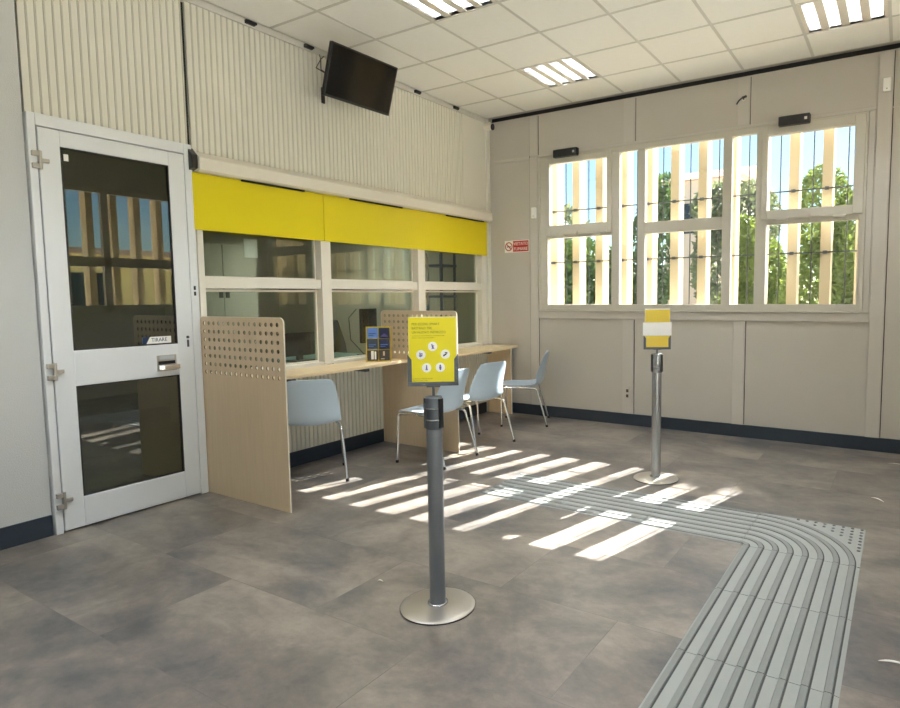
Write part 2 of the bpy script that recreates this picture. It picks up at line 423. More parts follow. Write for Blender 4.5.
# ------------------------------------------------------------------ counter glazing (window_2)
w2 = struct(empty('window_2', (0, 0, 0)))
FX = .02; BX = -.10
ym = [(-3.70, -3.655), (-2.600, -2.495), (-1.345, -1.237), (-.205, -.13)]
mb = MB()
for a, b in ym: mb.box(BX, FX, a, b, .83, 2.0)
for k in range(3):
    a, b = ym[k][1], ym[k+1][0]
    mb.box(BX, .005, a, b, 1.487, 1.566); mb.box(BX, -.01, a, b, 1.945, 2.0); mb.box(-.1, .015, a, b, .815, .852)
mb.build('window_frame', M_white, w2, bevel=.003)
for k in range(3):
    a, b = ym[k][1], ym[k+1][0]
    for z0, z1 in ((.852, 1.483), (1.566, 1.945)):
        m2 = MB(); w = .012
        m2.box(-.088, -.055, a, a+w, z0, z1); m2.box(-.088, -.055, b-w, b, z0, z1); m2.box(-.088, -.055, a+w, b-w, z0, z0+w)
        m2.box(-.088, -.03, a+w, b-w, z1-.022 if z1 < 1.7 else z1-w, z1-.006 if z1 < 1.7 else z1)
        s_ = m2.build('pane_bead', M_white, w2)
        MB().box(-.077, -.071, a+w, b-w, z0+w, z1-.006).build('pane', M_tint, s_)

# ------------------------------------------------------------------ security door (door_1)
d1 = struct(empty('door_1', (0, -4.2, 0)))
def dy(y): return y+4.2
DY0, DY1 = -4.676, -3.716
mb = MB()
mb.box(-.08, .032, dy(DY0), dy(-4.636), 0, 2.482); mb.box(-.08, .032, dy(-3.772), dy(DY1), 0, 2.482); mb.box(-.08, .032, dy(-4.636), dy(-3.772), 2.412, 2.482)
mb.build('door_frame', M_alu, d1, bevel=.004)
mb = MB()
y0, y1, g0, g1 = dy(-4.630), dy(-3.777), dy(-4.520), dy(-3.884)
mb.box(-.02, .034, y0, g0, .012, 2.405); mb.box(-.02, .034, g1, y1, .012, 2.405)
mb.box(-.02, .034, g0, g1, .012, .198); mb.box(-.02, .034, g0, g1, .885, 1.102); mb.box(-.02, .034, g0, g1, 2.312, 2.405)
mb.build('door_leaf', M_alu, d1, bevel=.004)
for z0, z1 in ((.198, .885), (1.102, 2.312)):
    MB().box(.012, .022, g0, g1, z0, z1).build('door_glass', M_doorglass, d1)
    m2 = MB(); w = .008
    m2.box(.0, .03, g0, g0+w, z0, z1); m2.box(.0, .03, g1-w, g1, z0, z1); m2.box(.0, .03, g0, g1, z0, z0+w); m2.box(.0, .03, g0, g1, z1-w, z1)
    m2.build('glazing_gasket', M_rubber, d1)
for z in (2.215, .985, .203):
    hg = MB().box(.03, .052, dy(-4.668), dy(-4.618), z+.020, z+.05).build('hinge', M_steel, d1, bevel=.004)
    hg2 = MB().box(.03, .052, dy(-4.668), dy(-4.618), z-.05, z-.020).build('hinge', M_steel, d1, bevel=.004)
    MB().tube([(.046, dy(-4.628), z-.052), (.046, dy(-4.628), z+.052)], .010).build('hinge_pin', M_steel, hg)
    MB().box(.034, .050, dy(-4.622), dy(-4.582), z-.012, z+.010).build('hinge_leaf', M_steel, hg, bevel=.003)
hd = MB().box(.034, .040, dy(-4.035), dy(-3.905), .922, 1.03).build('handle_plate', M_steel, d1, bevel=.002)
MB().box(.0402, .0415, dy(-4.028), dy(-3.915), .968, .99).build('handle_slot', M_black, hd)
MB().box(.05, .078, dy(-4.012), dy(-3.90), .932, .965).box(.04, .06, dy(-4.03), dy(-4.005), .93, .968).build('pull_handle', M_chrome, hd, bevel=.005)
MB().box(.0405, .043, dy(-4.02), dy(-3.92), 1.0, 1.024).build('keypad', M_alu2, hd, bevel=.001)
for z in (1.487, 1.447):
    MB().box(.033, .0355, dy(-3.752), dy(-3.738), z-.014, z+.014).build('keyhole', M_black, d1)
MB().box(.034, .037, dy(-3.822), dy(-3.808), 1.075, 1.125).disc((.034, dy(-3.815), 1.143), (0, 1, 0), (0, 0, 1), .010, t=.004).build('lock_cylinder', M_greyplate, d1)
st = MB().box(.0223, .0230, dy(-4.115), dy(-3.925), 1.112, 1.158).build('pull_sticker', M_paper, d1)
MB().prism([(dy(-4.115), 1.112), (dy(-4.09), 1.112), (dy(-4.065), 1.158), (dy(-4.115), 1.158)], 0, .0231, .0235).build('sticker_corner', M_blue, st)
text('lettering', 'TIRARE', .037, M_blue, st, frame_mat((.0236, dy(-4.057), 1.124), (0, 1, 0), (0, 0, 1), (1, 0, 0)), sx=.88)
MB().box(.0223, .0227, dy(-4.50), dy(-4.475), 2.235, 2.275).build('glass_label', M_paper, d1)

# header roller box over the counter
hb = struct(empty('trim_5', (0, 0, 0)))
MB().prism([(0, 2.44), (.035, 2.44), (.095, 2.395), (.095, 2.312), (.075, 2.300), (0, 2.300)], 1, -3.70, -.075).build('box_shell', M_white, hb, bevel=.004)
MB().prism([(.0, 2.462), (.02, 2.462), (.075, 2.41), (.075, 2.32), (0, 2.300)], 1, -3.742, -3.702).build('end_cap', M_black, hb)
# ------------------------------------------------------------------ yellow fascia boards
for nm, a, b, lab in (('p', -3.722, -2.572, 'yellow fascia board over the glass pane next to the aluminium door'), ('q', -2.568, -.110, 'longer yellow fascia board running from the middle of the counter to the window wall')):
    f = MB().box(.020, .034, a, b, 1.899, 2.297).build('fascia_board', M_yellow, bevel=.002)
    tag(f, lab, 'sign board', 'yellow fascia boards above the counter glass')
mb = MB()
for a, b in ((-3.35, -2.78), (-2.28, -1.60), (-.9, -.2)): mb.box(.041, .060, a, b, 2.286, 2.298)
mb.build('shadow_slot', M_dark, hb)

# ------------------------------------------------------------------ furniture: partitions, worktops, end panel
def partition(y, lab):
    W, Z = .93, 1.281; t = .007
    cu = bpy.data.curves.new('tmp', 'CURVE'); cu.dimensions = '2D'; cu.fill_mode = 'BOTH'; cu.extrude = t/2
    def spl(pts):
        s = cu.splines.new('POLY'); s.points.add(len(pts)-1)
        for p, q in zip(s.points, pts): p.co = (q[0], q[1], 0, 1)
        s.use_cyclic_u = True
    r = .035
    def arc(cx, cy, a0, a1): return [(cx+r*math.cos(a0+(a1-a0)*k/6), cy+r*math.sin(a0+(a1-a0)*k/6)) for k in range(7)]
    spl([(.016, 0), (W, 0)]+arc(W-r, Z-r, 0, PI/2)+arc(.016+r, Z-r, PI/2, PI))
    for i in range(15):
        for j in range(7):
            cx, cz = .065+i*.0576, Z-.045-j*.058
            spl([(cx+.0142*math.cos(-2*PI*k/12), cz+.0142*math.sin(-2*PI*k/12)) for k in range(12)])
    t_o = bpy.data.objects.new('tmp', cu); COL.objects.link(t_o)
    me = bpy.data.meshes.new_from_object(t_o.evaluated_get(bpy.context.evaluated_depsgraph_get())); bpy.data.objects.remove(t_o)
    me.transform(frame_mat((0, 0, 0), (1, 0, 0), (0, 0, 1), (0, -1, 0))); me.materials.clear(); me.materials.append(M_woodpan); me.materials.append(M_holeshade)
    for q in me.polygons:
        q.use_smooth = False
        if abs(q.normal.y) < .5: q.material_index = 1
    e = empty('desk_partition', (0, y, .001)); tag(e, lab, 'partition', 'perforated beech partitions on the counter')
    p = bpy.data.objects.new('perforated_board', me); COL.objects.link(p); p.parent = e
    # edge band all round
    mb = MB(); path = [(W, 0)]+arc(W-r, Z-r, 0, PI/2)+arc(.016+r, Z-r, PI/2, PI)+[(.016, 0)]
    n = len(path); k = 1.0025
    for i in range(n-1):
        (ax, az), (bx, bz) = path[i], path[i+1]
        d = Vector((bx-ax, bz-az)).normalized(); nx, nz = d.y*.003, -d.x*.003
        mb.prism([(ax, az), (bx, bz), (bx+nx, bz+nz), (ax+nx, az+nz)], 1, -t/2-.001, t/2+.001)
    mb.build('edge_band', M_edge, e)
    return e
partition(-3.706, 'tall beech partition with a perforated top beside the aluminium door')
partition(-1.892, 'beech partition with a perforated top standing mid counter behind the yellow poster stand')

def worktop(ya, yb, bulge, f0, f1, lab):
    n = 24; poly = [(.022, ya)]
    for k in range(n+1):
        t = k/n; x = f0+(f1-f0)*t+bulge*math.sin(PI*t)
        poly.append((x, ya+(yb-ya)*t))
    poly.append((.022, yb))
    e = empty('worktop', (.2, (ya+yb)/2, .80)); tag(e, lab, 'counter', 'beech worktops under the counter glass')
    P = [(p[0]-.2, p[1]-(ya+yb)/2) for p in poly]
    MB().prism(P, 2, 0, .026).build('board', M_woodtop, e, bevel=.003)
    for q in (-.5, .35): MB().obox((.12, q*(yb-ya)/2, -.012), (1, 0, 0), (0, 1, 0), (0, 0, 1), .1, .02, .012).build('support_bracket', M_greyplate, e)
worktop(-3.693, -1.905, .055, .355, .365, 'beech worktop with a bowed front edge between the two perforated partitions')
worktop(-1.879, -.016, .075, .365, .40, 'far beech worktop between the middle partition and the window wall')
e = empty('end_panel', (.17, -.09, 0)); tag(e, 'plain beech panel carrying the far worktop by the window wall', 'panel')
MB().box(-.15, .178, -.012, .012, .0005, .7985).build('board', M_woodpan, e); MB().box(.178, .181, -.013, .013, .0005, .7985).build('edge_band', M_edge, e)

# ------------------------------------------------------------------ chairs
def make_chair():
    e = empty('chair')
    prof = [(.232, .420, .165, 0, 0), (.222, .437, .188, .001, 0), (.19, .445, .203, .003, 0), (.10, .444, .216, .006, 0), (0, .436, .222, .012, 0), (-.10, .429, .225, .022, .0),
            (-.175, .430, .226, .032, .010), (-.225, .447, .226, .034, .040), (-.252, .490, .224, .020, .075), (-.268, .56, .217, .006, .085), (-.282, .64, .207, 0, .072),
            (-.295, .715, .194, 0, .050), (-.306, .775, .178, 0, .034), (-.311, .796, .160, -.002, .028), (-.313, .804, .135, -.003, .02)]
    n = 9; vs = []; fs = []
    for (y, z, w, lift, bend) in prof:
        for k in range(n):
            u = -1+2*k/(n-1); vs.append((w*u, y+bend*u*u, z+lift*u*u))
    for i in range(len(prof)-1):
        for k in range(n-1): fs.append((i*n+k, i*n+k+1, (i+1)*n+k+1, (i+1)*n+k))
    mb = MB(); mb.add(vs, fs, 0, True); s = mb.build('seat_shell', M_shell, e)
    so = s.modifiers.new('solid', 'SOLIDIFY'); so.thickness = .009; so.offset = 0
    su = s.modifiers.new('sub', 'SUBSURF'); su.levels = su.render_levels = 2
    def leg(f, t, b):
        f, t, b = Vector(f), Vector(t), Vector(b); pts = []
        for k in range(9):
            q = k/8; pts.append(f.lerp(t, q)+Vector((0, 0, 0)))
        # rounded shoulder running in under the seat
        d = (t-f).normalized(); d2 = (b-t).normalized(); pts = pts[:-1]
        for k in range(6):
            q = k/5; p = t-d*.035*(1-q)**2+d2*.035*q**2; pts.append(p)
        pts.append(b)
        l = MB().tube(pts, .0105).build('leg', M_chrome, e)
        MB().tube([f, f+d*.022], .0135).build('foot_cap', M_rubber, l)
    for sx in (-1, 1):
        leg((sx*.250, .193, .004), (sx*.222, .190, .425), (sx*.19, .03, .421))
        leg((sx*.252, -.300, .004), (sx*.222, -.190, .415), (sx*.19, .0, .421))
    mb = MB(); mb.tube([(-.17, .02, .419), (.17, .02, .419)], .010); mb.box(-.10, .10, -.07, .10, .417, .428)
    mb.build('under_frame', M_chrome, e)
    return e
ch = make_chair()
def place(o, x, y, fx, fy, lab):
    o.location = (x, y, 0); o.rotation_euler = (0, 0, math.atan2(fy, fx)-PI/2); tag(o, lab, 'chair', 'pale blue shell chairs along the counter')
spots = [(.335, -3.03, -.77, .64, 'pale blue chair tucked under the near worktop beside the tall partition'),
         (.858, -2.17, -.998, -.066, 'pale blue chair seen from the side, directly behind the yellow poster stand'),
         (.806, -1.488, -.98, .19, 'pale blue chair seen from behind, next past the middle partition'),
         (.71, -.46, -.89, -.456, 'pale blue grey chair in shade nearest the window wall')]
for i, (x, y, fx, fy, lab) in enumerate(spots):
    place(ch if i == 0 else copy_tree(ch), x, y, fx, fy, lab)

# ------------------------------------------------------------------ stanchions with sign holders
def stanchion(loc, rz, label, pole_m, head_plate, zs):
    """local +y is away from the sign's reader; sign faces local -y"""
    e = empty('sign_stanchion', (*loc, 0), rz); tag(e, label, 'sign stand', 'belt stanchions carrying a sign')
    b = MB().lathe([(.02, .020), (.05, .019), (.15, .012), (.168, .008), (.172, .005), (.168, .004), (.02, .004)][::-1], seg=56).build('base', M_steel, e)
    MB().lathe([(.150, .0005), (.170, .0005), (.172, .006), (.150, .004)], seg=56).build('base_ring', M_rubber, b)
    MB().lathe([(.046, .019), (.046, .024), (.040, .026)], seg=32).build('collar', M_polec, e)
    MB().lathe([(.036, .02), (.036, .835)], seg=32).build('pole', pole_m, e)
    hd = MB().lathe([(.037, .825), (.0395, .83), (.0395, .962), (.036, .97), (.006, .972)], seg=32).build('belt_head', head_plate, e)
    for k in range(4):
        a = math.radians((-38, -172, 75, 130)[k]); c, s_ = math.cos(a), math.sin(a)
        MB().obox((.039*c, .039*s_, .897), (c, s_, 0), (-s_, c, 0), (0, 0, 1), .006, .013, .066).build('belt_slot', M_black, hd, bevel=.002)
    for z in (.868, .918): MB().lathe([(.0405, z-.0025), (.0422, z), (.0405, z+.0025)], seg=32).build('head_ring', M_polec, hd)
    MB().tube([(0, 0, .965), (0, 0, 1.0+zs)], .006).box(-.03, .03, -.012, .012, .998+zs, 1.003+zs).build('sign_stem', M_greyplate, e)
    return e
def u_holder(e, W, z0, Hh, side, tilt=0.):
    """dark U bracket + sheet, in local coords, face towards -y"""
    w = W/2; mb = MB(); t = .008; d0, d1 = -.008, .006
    mb.box(-w-.006, w+.006, d0, d1, z0, z0+.018)
    for s in (-1, 1):
        P = [(s*(w+.006), z0+.018), (s*(w-.012), z0+.018), (s*(w-.012), z0+side-.02), (s*(w+.006), z0+side+.004)]
        if s < 0: P = P[::-1]
        mb.prism(P, 1, d0, d1)
    mb.build('sign_holder', M_greyplate, e, bevel=.0015)
# near one: yellow poster
rz1 = math.atan2(.60, .80)
st1 = stanchion((2.553, -4.178), rz1, 'stanchion with grey pole and yellow poster standing closest to the viewer', M_pole, M_greyplate, .014)
u_holder(st1, .210, 1.017, .33, .138)
sh = MB().box(-.103, .103, -.0055, -.0025, 1.028, 1.320).build('poster', M_sheet, st1)
MB().box(-.105, .105, -.0025, .0005, 1.026, 1.323).build('backing', M_edge, st1)
F = lambda x, z: frame_mat((x, -.0057, z), (1, 0, 0), (0, 0, 1), (0, -1, 0))
for body, z, s, sx in (('PER ESSERE SMART', 1.286, .0150, .98), ('BASTANO TRE', 1.268, .0150, .90), ('UN NUOVO INDIRIZZO', 1.250, .0150, .92), ('con una nuova carta di identità e la raccolta differenziata', 1.238, .0068, .92), ('entra in un nuovo modo di comunicare', 1.229, .0068, .9), ('per informazioni chiedi allo sportello', 1.048, .0065, .9), ('oppure al numero verde', 1.039, .0065, 1.)):
    text('lettering', body, s, M_ink, sh, F(-.090, z), .0001, sx=sx)
def icon(mb, cx, cz, kind):
    def bar(x0, z0, x1, z1, w=.0022):
        d = Vector((x1-x0, 0, z1-z0)); L = d.length; d.normalize()
        mb.obox((cx+(x0+x1)/2, -.0068, cz+(z0+z1)/2), d, (0, 1, 0), (-d.z, 0, d.x), L/2, .0002, w)
    def dot(x, z, r): mb.disc((cx+x, -.0066, cz+z), (1, 0, 0), (0, 0, 1), r, seg=14, t=.0003)
    if kind == 0: dot(-.003, .008, .003); bar(-.003, .004, .001, -.003, .003); bar(.001, -.003, -.003, -.011); bar(.001, -.003, .006, -.010); bar(-.002, .003, .006, .002)
    if kind == 1: dot(-.004, .007, .003); bar(-.006, .002, .006, -.006, .003); bar(-.008, -.004, .0, -.009); bar(.0, .006, .008, .002)
    if kind == 2: bar(-.008, -.006, .004, .001, .003); bar(.002, .004, .009, .007, .003); bar(-.002, .006, .004, .008, .002); dot(-.007, -.007, .003)
    if kind == 3: dot(0, .009, .003); bar(0, .006, 0, -.004, .003); bar(-.002, -.004, -.003, -.011); bar(.002, -.004, .003, -.011)
    if kind == 4: dot(0, .008, .004); bar(-.005, .0, .005, .0, .004); dot(0, -.008, .004); bar(-.004, -.004, .004, -.004)
for k, (cx, cz) in enumerate(((.0, 1.192), (-.052, 1.156), (.055, 1.157), (-.028, 1.098), (.032, 1.099))):
    d = MB().disc((cx, -.0058, cz), (1, 0, 0), (0, 0, 1), .0205, t=.0003, seg=32).build('pictogram_disc', M_paper, st1); d.parent = sh
    mb = MB(); icon(mb, cx, cz, k); o = mb.build('pictogram', M_purple if k != 2 else M_black, sh)
# far one: white and yellow leaflets in the holder
st2 = stanchion((2.740, -1.775), math.atan2(.5, .86), 'stanchion with silver pole and yellow and white sheet, below the big window', M_polec, M_polec, 0)
u_holder(st2, .192, 1.0, .30, .105)
sh2 = MB().box(-.093, .093, -.0055, -.0025, 1.012, 1.302).build('poster', M_sheet2, st2)
MB().box(-.095, .095, -.0025, .0005, 1.010, 1.309).build('backing', M_paper, st2)
MB().box(-.110, .106, -.0068, -.0060, 1.105, 1.205).build('white_strip', M_paper, sh2)
# ------------------------------------------------------------------ television on the wall
tv = empty('television', (.484, -2.512, 3.173)); tag(tv, 'black flat television tilted down from a wall bracket under the ceiling', 'television')
ya, ti, ro = -.04, .315, .015
n_ = Vector((math.cos(ya)*math.cos(ti), math.sin(ya)*math.cos(ti), -math.sin(ti))); h_ = Vector((-math.sin(ya), math.cos(ya), 0)); v_ = n_.cross(h_)
TW, TH = .69, .40
MB().obox(-n_*.028, h_, v_, n_, TW/2, TH/2, .010).obox(-n_*.06, h_, v_, n_, TW*.33, TH*.33, .022).build('housing', M_black, tv, bevel=.006)
mb = MB(); b = .012
for (cx, cy, hx, hy) in ((0, TH/2-b/2, TW/2, b/2), (0, -TH/2+b*.7, TW/2, b*.7), (-TW/2+b/2, 0, b/2, TH/2), (TW/2-b/2, 0, b/2, TH/2)):
    mb.obox(h_*cx+v_*cy-n_*.006, h_, v_, n_, hx, hy, .006)
mb.build('bezel', M_black, tv, bevel=.002)
MB().obox(-n_*.006, h_, v_, n_, TW/2-b, TH/2-b, .004).build('screen', M_screen, tv)
mb = MB(); mb.box(-.482, -.468, -.015, .018, -.10, .03); mb.tube([(-.47, 0, .0), (-.28, 0, .01), (-.10, 0, .0)], .022); mb.obox((-.09, 0, .02), n_, h_, v_, .012, .12, .12)
mb.build('wall_bracket', M_black, tv, bevel=.003)
for k, (q, z) in enumerate(((.0, .16), (.05, .12))):
    MB().tube([(-.478, -.02+q, .30), (-.43, -.05, .24), (-.35, -.12-q, .12), (-.20, -.16, .03), (-.085, -.12, .0)], .004, 8).build('cable', M_black, tv)

# ------------------------------------------------------------------ ceiling lights
def ceiling_light():
    e = empty('ceiling_light')
    w = .6
    mb = MB(); t = .012
    mb.box(.0, w, .0, t, -.002, .06); mb.box(.0, w, w-t, w, -.002, .06); mb.box(0, t, t, w-t, -.002, .06); mb.box(w-t, w, t, w-t, -.002, .06)
    mb.box(0, w, 0, w, .085, .09); mb.box(0, w, 0, .006, .06, .09); mb.box(0, w, w-.006, w, .06, .09); mb.box(0, .006, 0, w, .06, .09); mb.box(w-.006, w, 0, w, .06, .09)
    for k in range(5):
        a = t if k == 0 else k*.144-.030+.012; bnd = w-t if k == 4 else k*.144+.030+.012
        if k == 0: bnd = .034
        if k == 4: a = w-.034
        mb.box(a, bnd, t, w-t, .0, .004)
    mb.build('tray', M_lamptray, e)
    for k in range(4):
        cx = .012+.072+k*.144
        MB().tube([(cx, .02, .055), (cx, w-.02, .055)], .009, 10).build('tube', M_tube, e)
        mb = MB()
        for s in (-1, 1):
            mb.add([(cx+s*.042, t, .002), (cx+s*.042, w-t, .002), (cx+s*.034, w-t, .045), (cx+s*.034, t, .045), (cx+s*.02, t, .075), (cx+s*.02, w-t, .075)], [(0, 1, 2, 3), (3, 2, 5, 4)])
        for j in range(1, 15):
            y = t+j*(w-2*t)/15
            mb.prism([(cx-.042, .002), (cx+.042, .002), (cx+.034, .045), (cx, .034), (cx-.034, .045)], 1, y-.0015, y+.0015)
        mb.build('louvre', M_louv, e)
    return e
L0 = ceiling_light()
labs = {(0, 0): 'square louvred ceiling light nearest the back left corner of the room', (1, 0): 'square louvred ceiling light at the right, above the last window',
        (0, 1): 'square louvred ceiling light cut by the top edge, right of the television'}
for i, (x, y) in enumerate(LAMPS):
    o = L0 if i == 0 else copy_tree(L0); o.location = (x, y, H)
    ij = (0 if x < 2 else 1, round((J0+.6-y)/1.8))
    tag(o, labs.get(ij, 'square louvred ceiling light outside the picture, %s row, %s from the window wall' % (('left', 'right')[ij[0]], ('first', 'second', 'third', 'fourth')[ij[1]])), 'ceiling light', 'louvred lights in the tile ceiling')

# ------------------------------------------------------------------ small wall things
# no smoking sign
sg = empty('no_smoking_sign', (.388, 0, 2.001)); tag(sg, 'red and white VIETATO FUMARE sign on the beige panel left of the window', 'sign')
MB().box(-.17, .17, -.004, -.0005, -.07, .07).build('plate', M_paper, sg)
rp = MB().box(-.052, .163, -.005, -.0041, -.063, .063).build('red_field', M_red, sg)
G = lambda x, z: frame_mat((x, -.0054, z), (1, 0, 0), (0, 0, 1), (0, -1, 0))
text('lettering', 'VIETATO', .052, M_paper, rp, G(.055, .012), align='CENTER', sx=.98); text('lettering', 'FUMARE', .052, M_paper, rp, G(.055, -.048), align='CENTER', sx=1.0)
mb = MB(); R1, R0 = .052, .041
for k in range(32):
    a0, a1 = 2*PI*k/32, 2*PI*(k+1)/32
    mb.prism([(-.112+R0*math.cos(a0), R0*math.sin(a0)), (-.112+R1*math.cos(a0), R1*math.sin(a0)), (-.112+R1*math.cos(a1), R1*math.sin(a1)), (-.112+R0*math.cos(a1), R0*math.sin(a1))], 1, -.0056, -.0041)
mb.obox((-.112, -.0052, 0), (1, 0, -1), (0, 1, 0), (1, 0, 1), .044, .0006, .0055)
ps = mb.build('prohibition_ring', M_red, sg); MB().obox((-.112, -.0046, -.002), (1, 0, 0), (0, 1, 0), (0, 0, 1), .028, .0003, .005).build('cigarette', M_black, ps)
# alarm sensors
def sensor(x, z, w, hh, lab, M_white=M_paper):
    e = empty('wall_sensor', (x, -.012, z)); tag(e, lab, 'sensor', 'white sensors on the window wall')
    MB().box(-w/2, w/2, -.034, 0, -hh/2, hh/2).build('housing', M_white, e, bevel=.006)
    MB().box(-w*.32, w*.32, -.0365, -.034, -hh*.05, hh*.32).build('lens', M_paper, e, bevel=.001)
    MB().disc((0, -.034, -hh*.3), (1, 0, 0), (0, 0, 1), .005, t=.001).build('indicator', M_greyplate, e)
sensor(.640, 2.368, .055, .125, 'small white sensor on the batten left of the window, above the red sign')
sensor(4.135, 3.180, .058, .115, 'small white sensor high on the batten at the right edge')
# window operators
for x0, x1, lab in ((.93, 1.218, 'black box over the left opening sash of the window'), (3.283, 3.547, 'black box over the right opening sash of the window')):
    e = empty('window_operator', ((x0+x1)/2, -.024, 2.985)); tag(e, lab, 'window motor', 'black window motors')
    w = (x1-x0)/2
    MB().box(-w, w, -.075, .0, -.042, .042).build('housing', M_black, e, bevel=.006)
    MB().box(w-.045, w-.022, -.0775, -.075, -.012, .012).build('label_plate', M_paper, e)
    MB().box(-w+.01, w-.01, -.05, .012, .042, .048).build('bracket', M_greyplate, e)
# hook
e = empty('wall_hook', (2.955, -.012, 3.26)); tag(e, 'small black hook on the wall above the window', 'hook')
MB().disc((0, 0, 0), (1, 0, 0), (0, 0, 1), .018, t=.01).build('plate', M_white, e)
MB().tube([(0, -.005, 0), (0, -.05, .005), (-.03, -.06, -.02), (-.055, -.05, -.05)], .007).build('arm', M_black, e); MB().tube([(-.005, -.03, .01), (.03, -.045, .012)], .011).build('knob', M_black, e)
# socket
e = empty('wall_switch', (1.797, -.012, .35)); tag(e, 'small beige switch plate low on the wall batten under the window', 'switch')
MB().box(-.024, .024, -.008, 0, -.07, .07).build('plate', M_batten, e, bevel=.003); MB().box(-.014, .014, -.011, -.008, -.045, -.012).box(-.014, .014, -.011, -.008, .012, .045).build('rocker', M_print, e, bevel=.002)
# corner camera
e = empty('security_camera', (.066, -.075, 3.410)); tag(e, 'white security camera in the corner under the ceiling', 'camera')
ax = Vector((1, .15, -.12)).normalized()
mb = MB().tube([ax*-.06, ax*.035], .038, 20); mb.build('housing', M_white, e, bevel=.003)
MB().tube([ax*.035, ax*.048], .0375, 20).build('lens', M_black, e); MB().tube([(-.0, .02, .0), (-.02, .03, .06)], .014).build('mount', M_white, e)
# black cable clips along the top of the ribbed wall
for y, lab in ((-3.20, 'black clip at the ceiling edge nearest the door'), (-2.66, 'black clip at the ceiling edge just left of the television'), (-1.30, 'black clip at the ceiling edge right of the television'), (-.66, 'black clip at the ceiling edge nearest the window wall')):
    tag(MB().box(.012, .034, y-.04, y+.04, 3.475, 3.502).box(.012, .026, y-.02, y+.06, 3.49, 3.508).build('ceiling_clip', M_black, bevel=.002), lab, 'clip', 'black clips along the ceiling edge')

# ------------------------------------------------------------------ leaflet stand on the worktop
bl = empty('leaflet_stand', (.235, -2.165, .826), math.radians(42)); tag(bl, 'yellow leaflet stand with two columns of dark leaflets on the near worktop', 'leaflet stand')
mb = MB(); w = .112
mb.prism([(-.035, 0), (.075, 0), (.085, .315), (.072, .315), (.02, .12)], 0, -w, -w+.005); mb.prism([(-.035, 0), (.075, 0), (.085, .315), (.072, .315), (.02, .12)], 0, w-.005, w)
mb.build('side_panel', M_sheet2, bl)
MB().prism([(.075, 0), (.08, 0), (.09, .315), (.085, .315)], 0, -w, w).box(-w, w, -.035, .075, 0, .005).build('back_board', M_sheet2, bl)
for k, (y, z) in enumerate(((-.03, .004), (.008, .10), (.046, .20))):
    MB().box(-w+.005, w-.005, y, y+.032, z, z+.004).box(-w+.005, w-.005, y, y+.002, z, z+.022).build('shelf', M_acryl, bl)
cols = [[(M_print, M_paper), (M_slate, M_navy), (M_skyb, M_navy)], [(M_print, M_woodtop), (M_navy, M_slate), (M_navy, M_purple)]]
names = [['grey and white photo', 'dark slate', 'light blue'], ['brown portrait', 'dark navy', 'violet mountain']]
Mz = Matrix.Rotation(math.radians(42), 4, 'Z')
for c in range(2):
    for r_ in range(3):
        y, z = ((-.024, .009), (.014, .109), (.052, .209))[r_]
        loc = Mz @ Vector((-.053+c*.106, y, 0)); 
        o = empty('leaflet', (bl.location.x+loc.x, bl.location.y+loc.y, .826+z), math.radians(42))
        tag(o, '%s leaflet in the %s row of the yellow stand, %s column' % (names[c][r_], ('bottom', 'middle', 'top')[r_], ('left', 'right')[c]), 'leaflet', 'leaflets in the yellow stand')
        a, b2 = cols[c][r_]
        bm_ = MB().obox((0, .004, .048), (1, 0, 0), (0, 1, .08), (0, -.08, 1), .048, .003, .048).build('cover', a, o)
        if r_ == 0 and c == 0: MB().box(-.012, .012, -.0035, -.0015, .012, .09).box(.018, .034, -.0035, -.0015, .012, .085).build('print', b2, o)
        elif r_ == 0: MB().box(-.012, .004, -.0035, -.0015, .045, .085).box(-.03, .0, -.0035, -.0015, .012, .02).build('print', b2, o)
        elif r_ == 2 and c == 1: MB().prism([(-.04, .012), (.04, .012), (.0, .045)], 1, -.0035, -.0015).build('print', b2, o)
        else: MB().box(-.035, .03, -.0035, -.0015, .04, .046).box(-.035, .01, -.0035, -.0015, .025, .03).build('print', M_skyb if r_ == 1 else b2, o)

# ------------------------------------------------------------------ tactile guiding tiles
def ribtile(x0, y0, along, lab):
    e = empty('tactile_tile', (x0+.3, y0+.3, 0)); tag(e, lab, 'tactile tile', 'grey tactile guiding tiles on the floor')
    g = .0015
    MB().prism([(-.286, .0002), (.3-g, .0002), (.3-g, .001), (.283, .004), (-.280, .004)], 0 if along == 'x' else 1, -.3+g, .3-g).build('plate', M_tact, e)
    for k in range(8):
        a = -.2625+.075*k; m2 = MB(); P = [(a-.015, .004), (a+.013, .004), (a+.011, .009), (a-.012, .009)]
        m2.prism(P, 0 if along == 'x' else 1, -.3+g, .3-g); rb = m2.build('rib', M_rib, e); MB().prism([(a+.013, .0041), (a+.019, .0041), (a+.019, .0045), (a+.013, .0045)], 0 if along == 'x' else 1, -.3+g, .3-g).build('rib_dark_line', M_ribline, rb)
    return e
TX0, TY0 = 3.58, -2.77
for k in range(3): ribtile(TX0-.6*(k+1), TY0, 'x', ('tactile tile left of the corner tile, in the last stripes of sun', 'tactile tile in the middle of the strip running to the left, crossed by sun stripes', 'last tactile tile at the left end of the strip')[k])
for k in range(4): ribtile(TX0, TY0-.6*(k+1), 'y', ('tactile tile just in front of the curved corner tile', 'second tactile tile in front of the curved corner tile', 'third tactile tile from the corner, cut by the bottom edge', 'tactile tile beyond the bottom edge of the picture')[k])
e = empty('tactile_tile', (TX0, TY0, 0)); tag(e, 'corner tactile tile with curved ribs and a dotted corner', 'tactile tile', 'grey tactile guiding tiles on the floor')
g = .0015
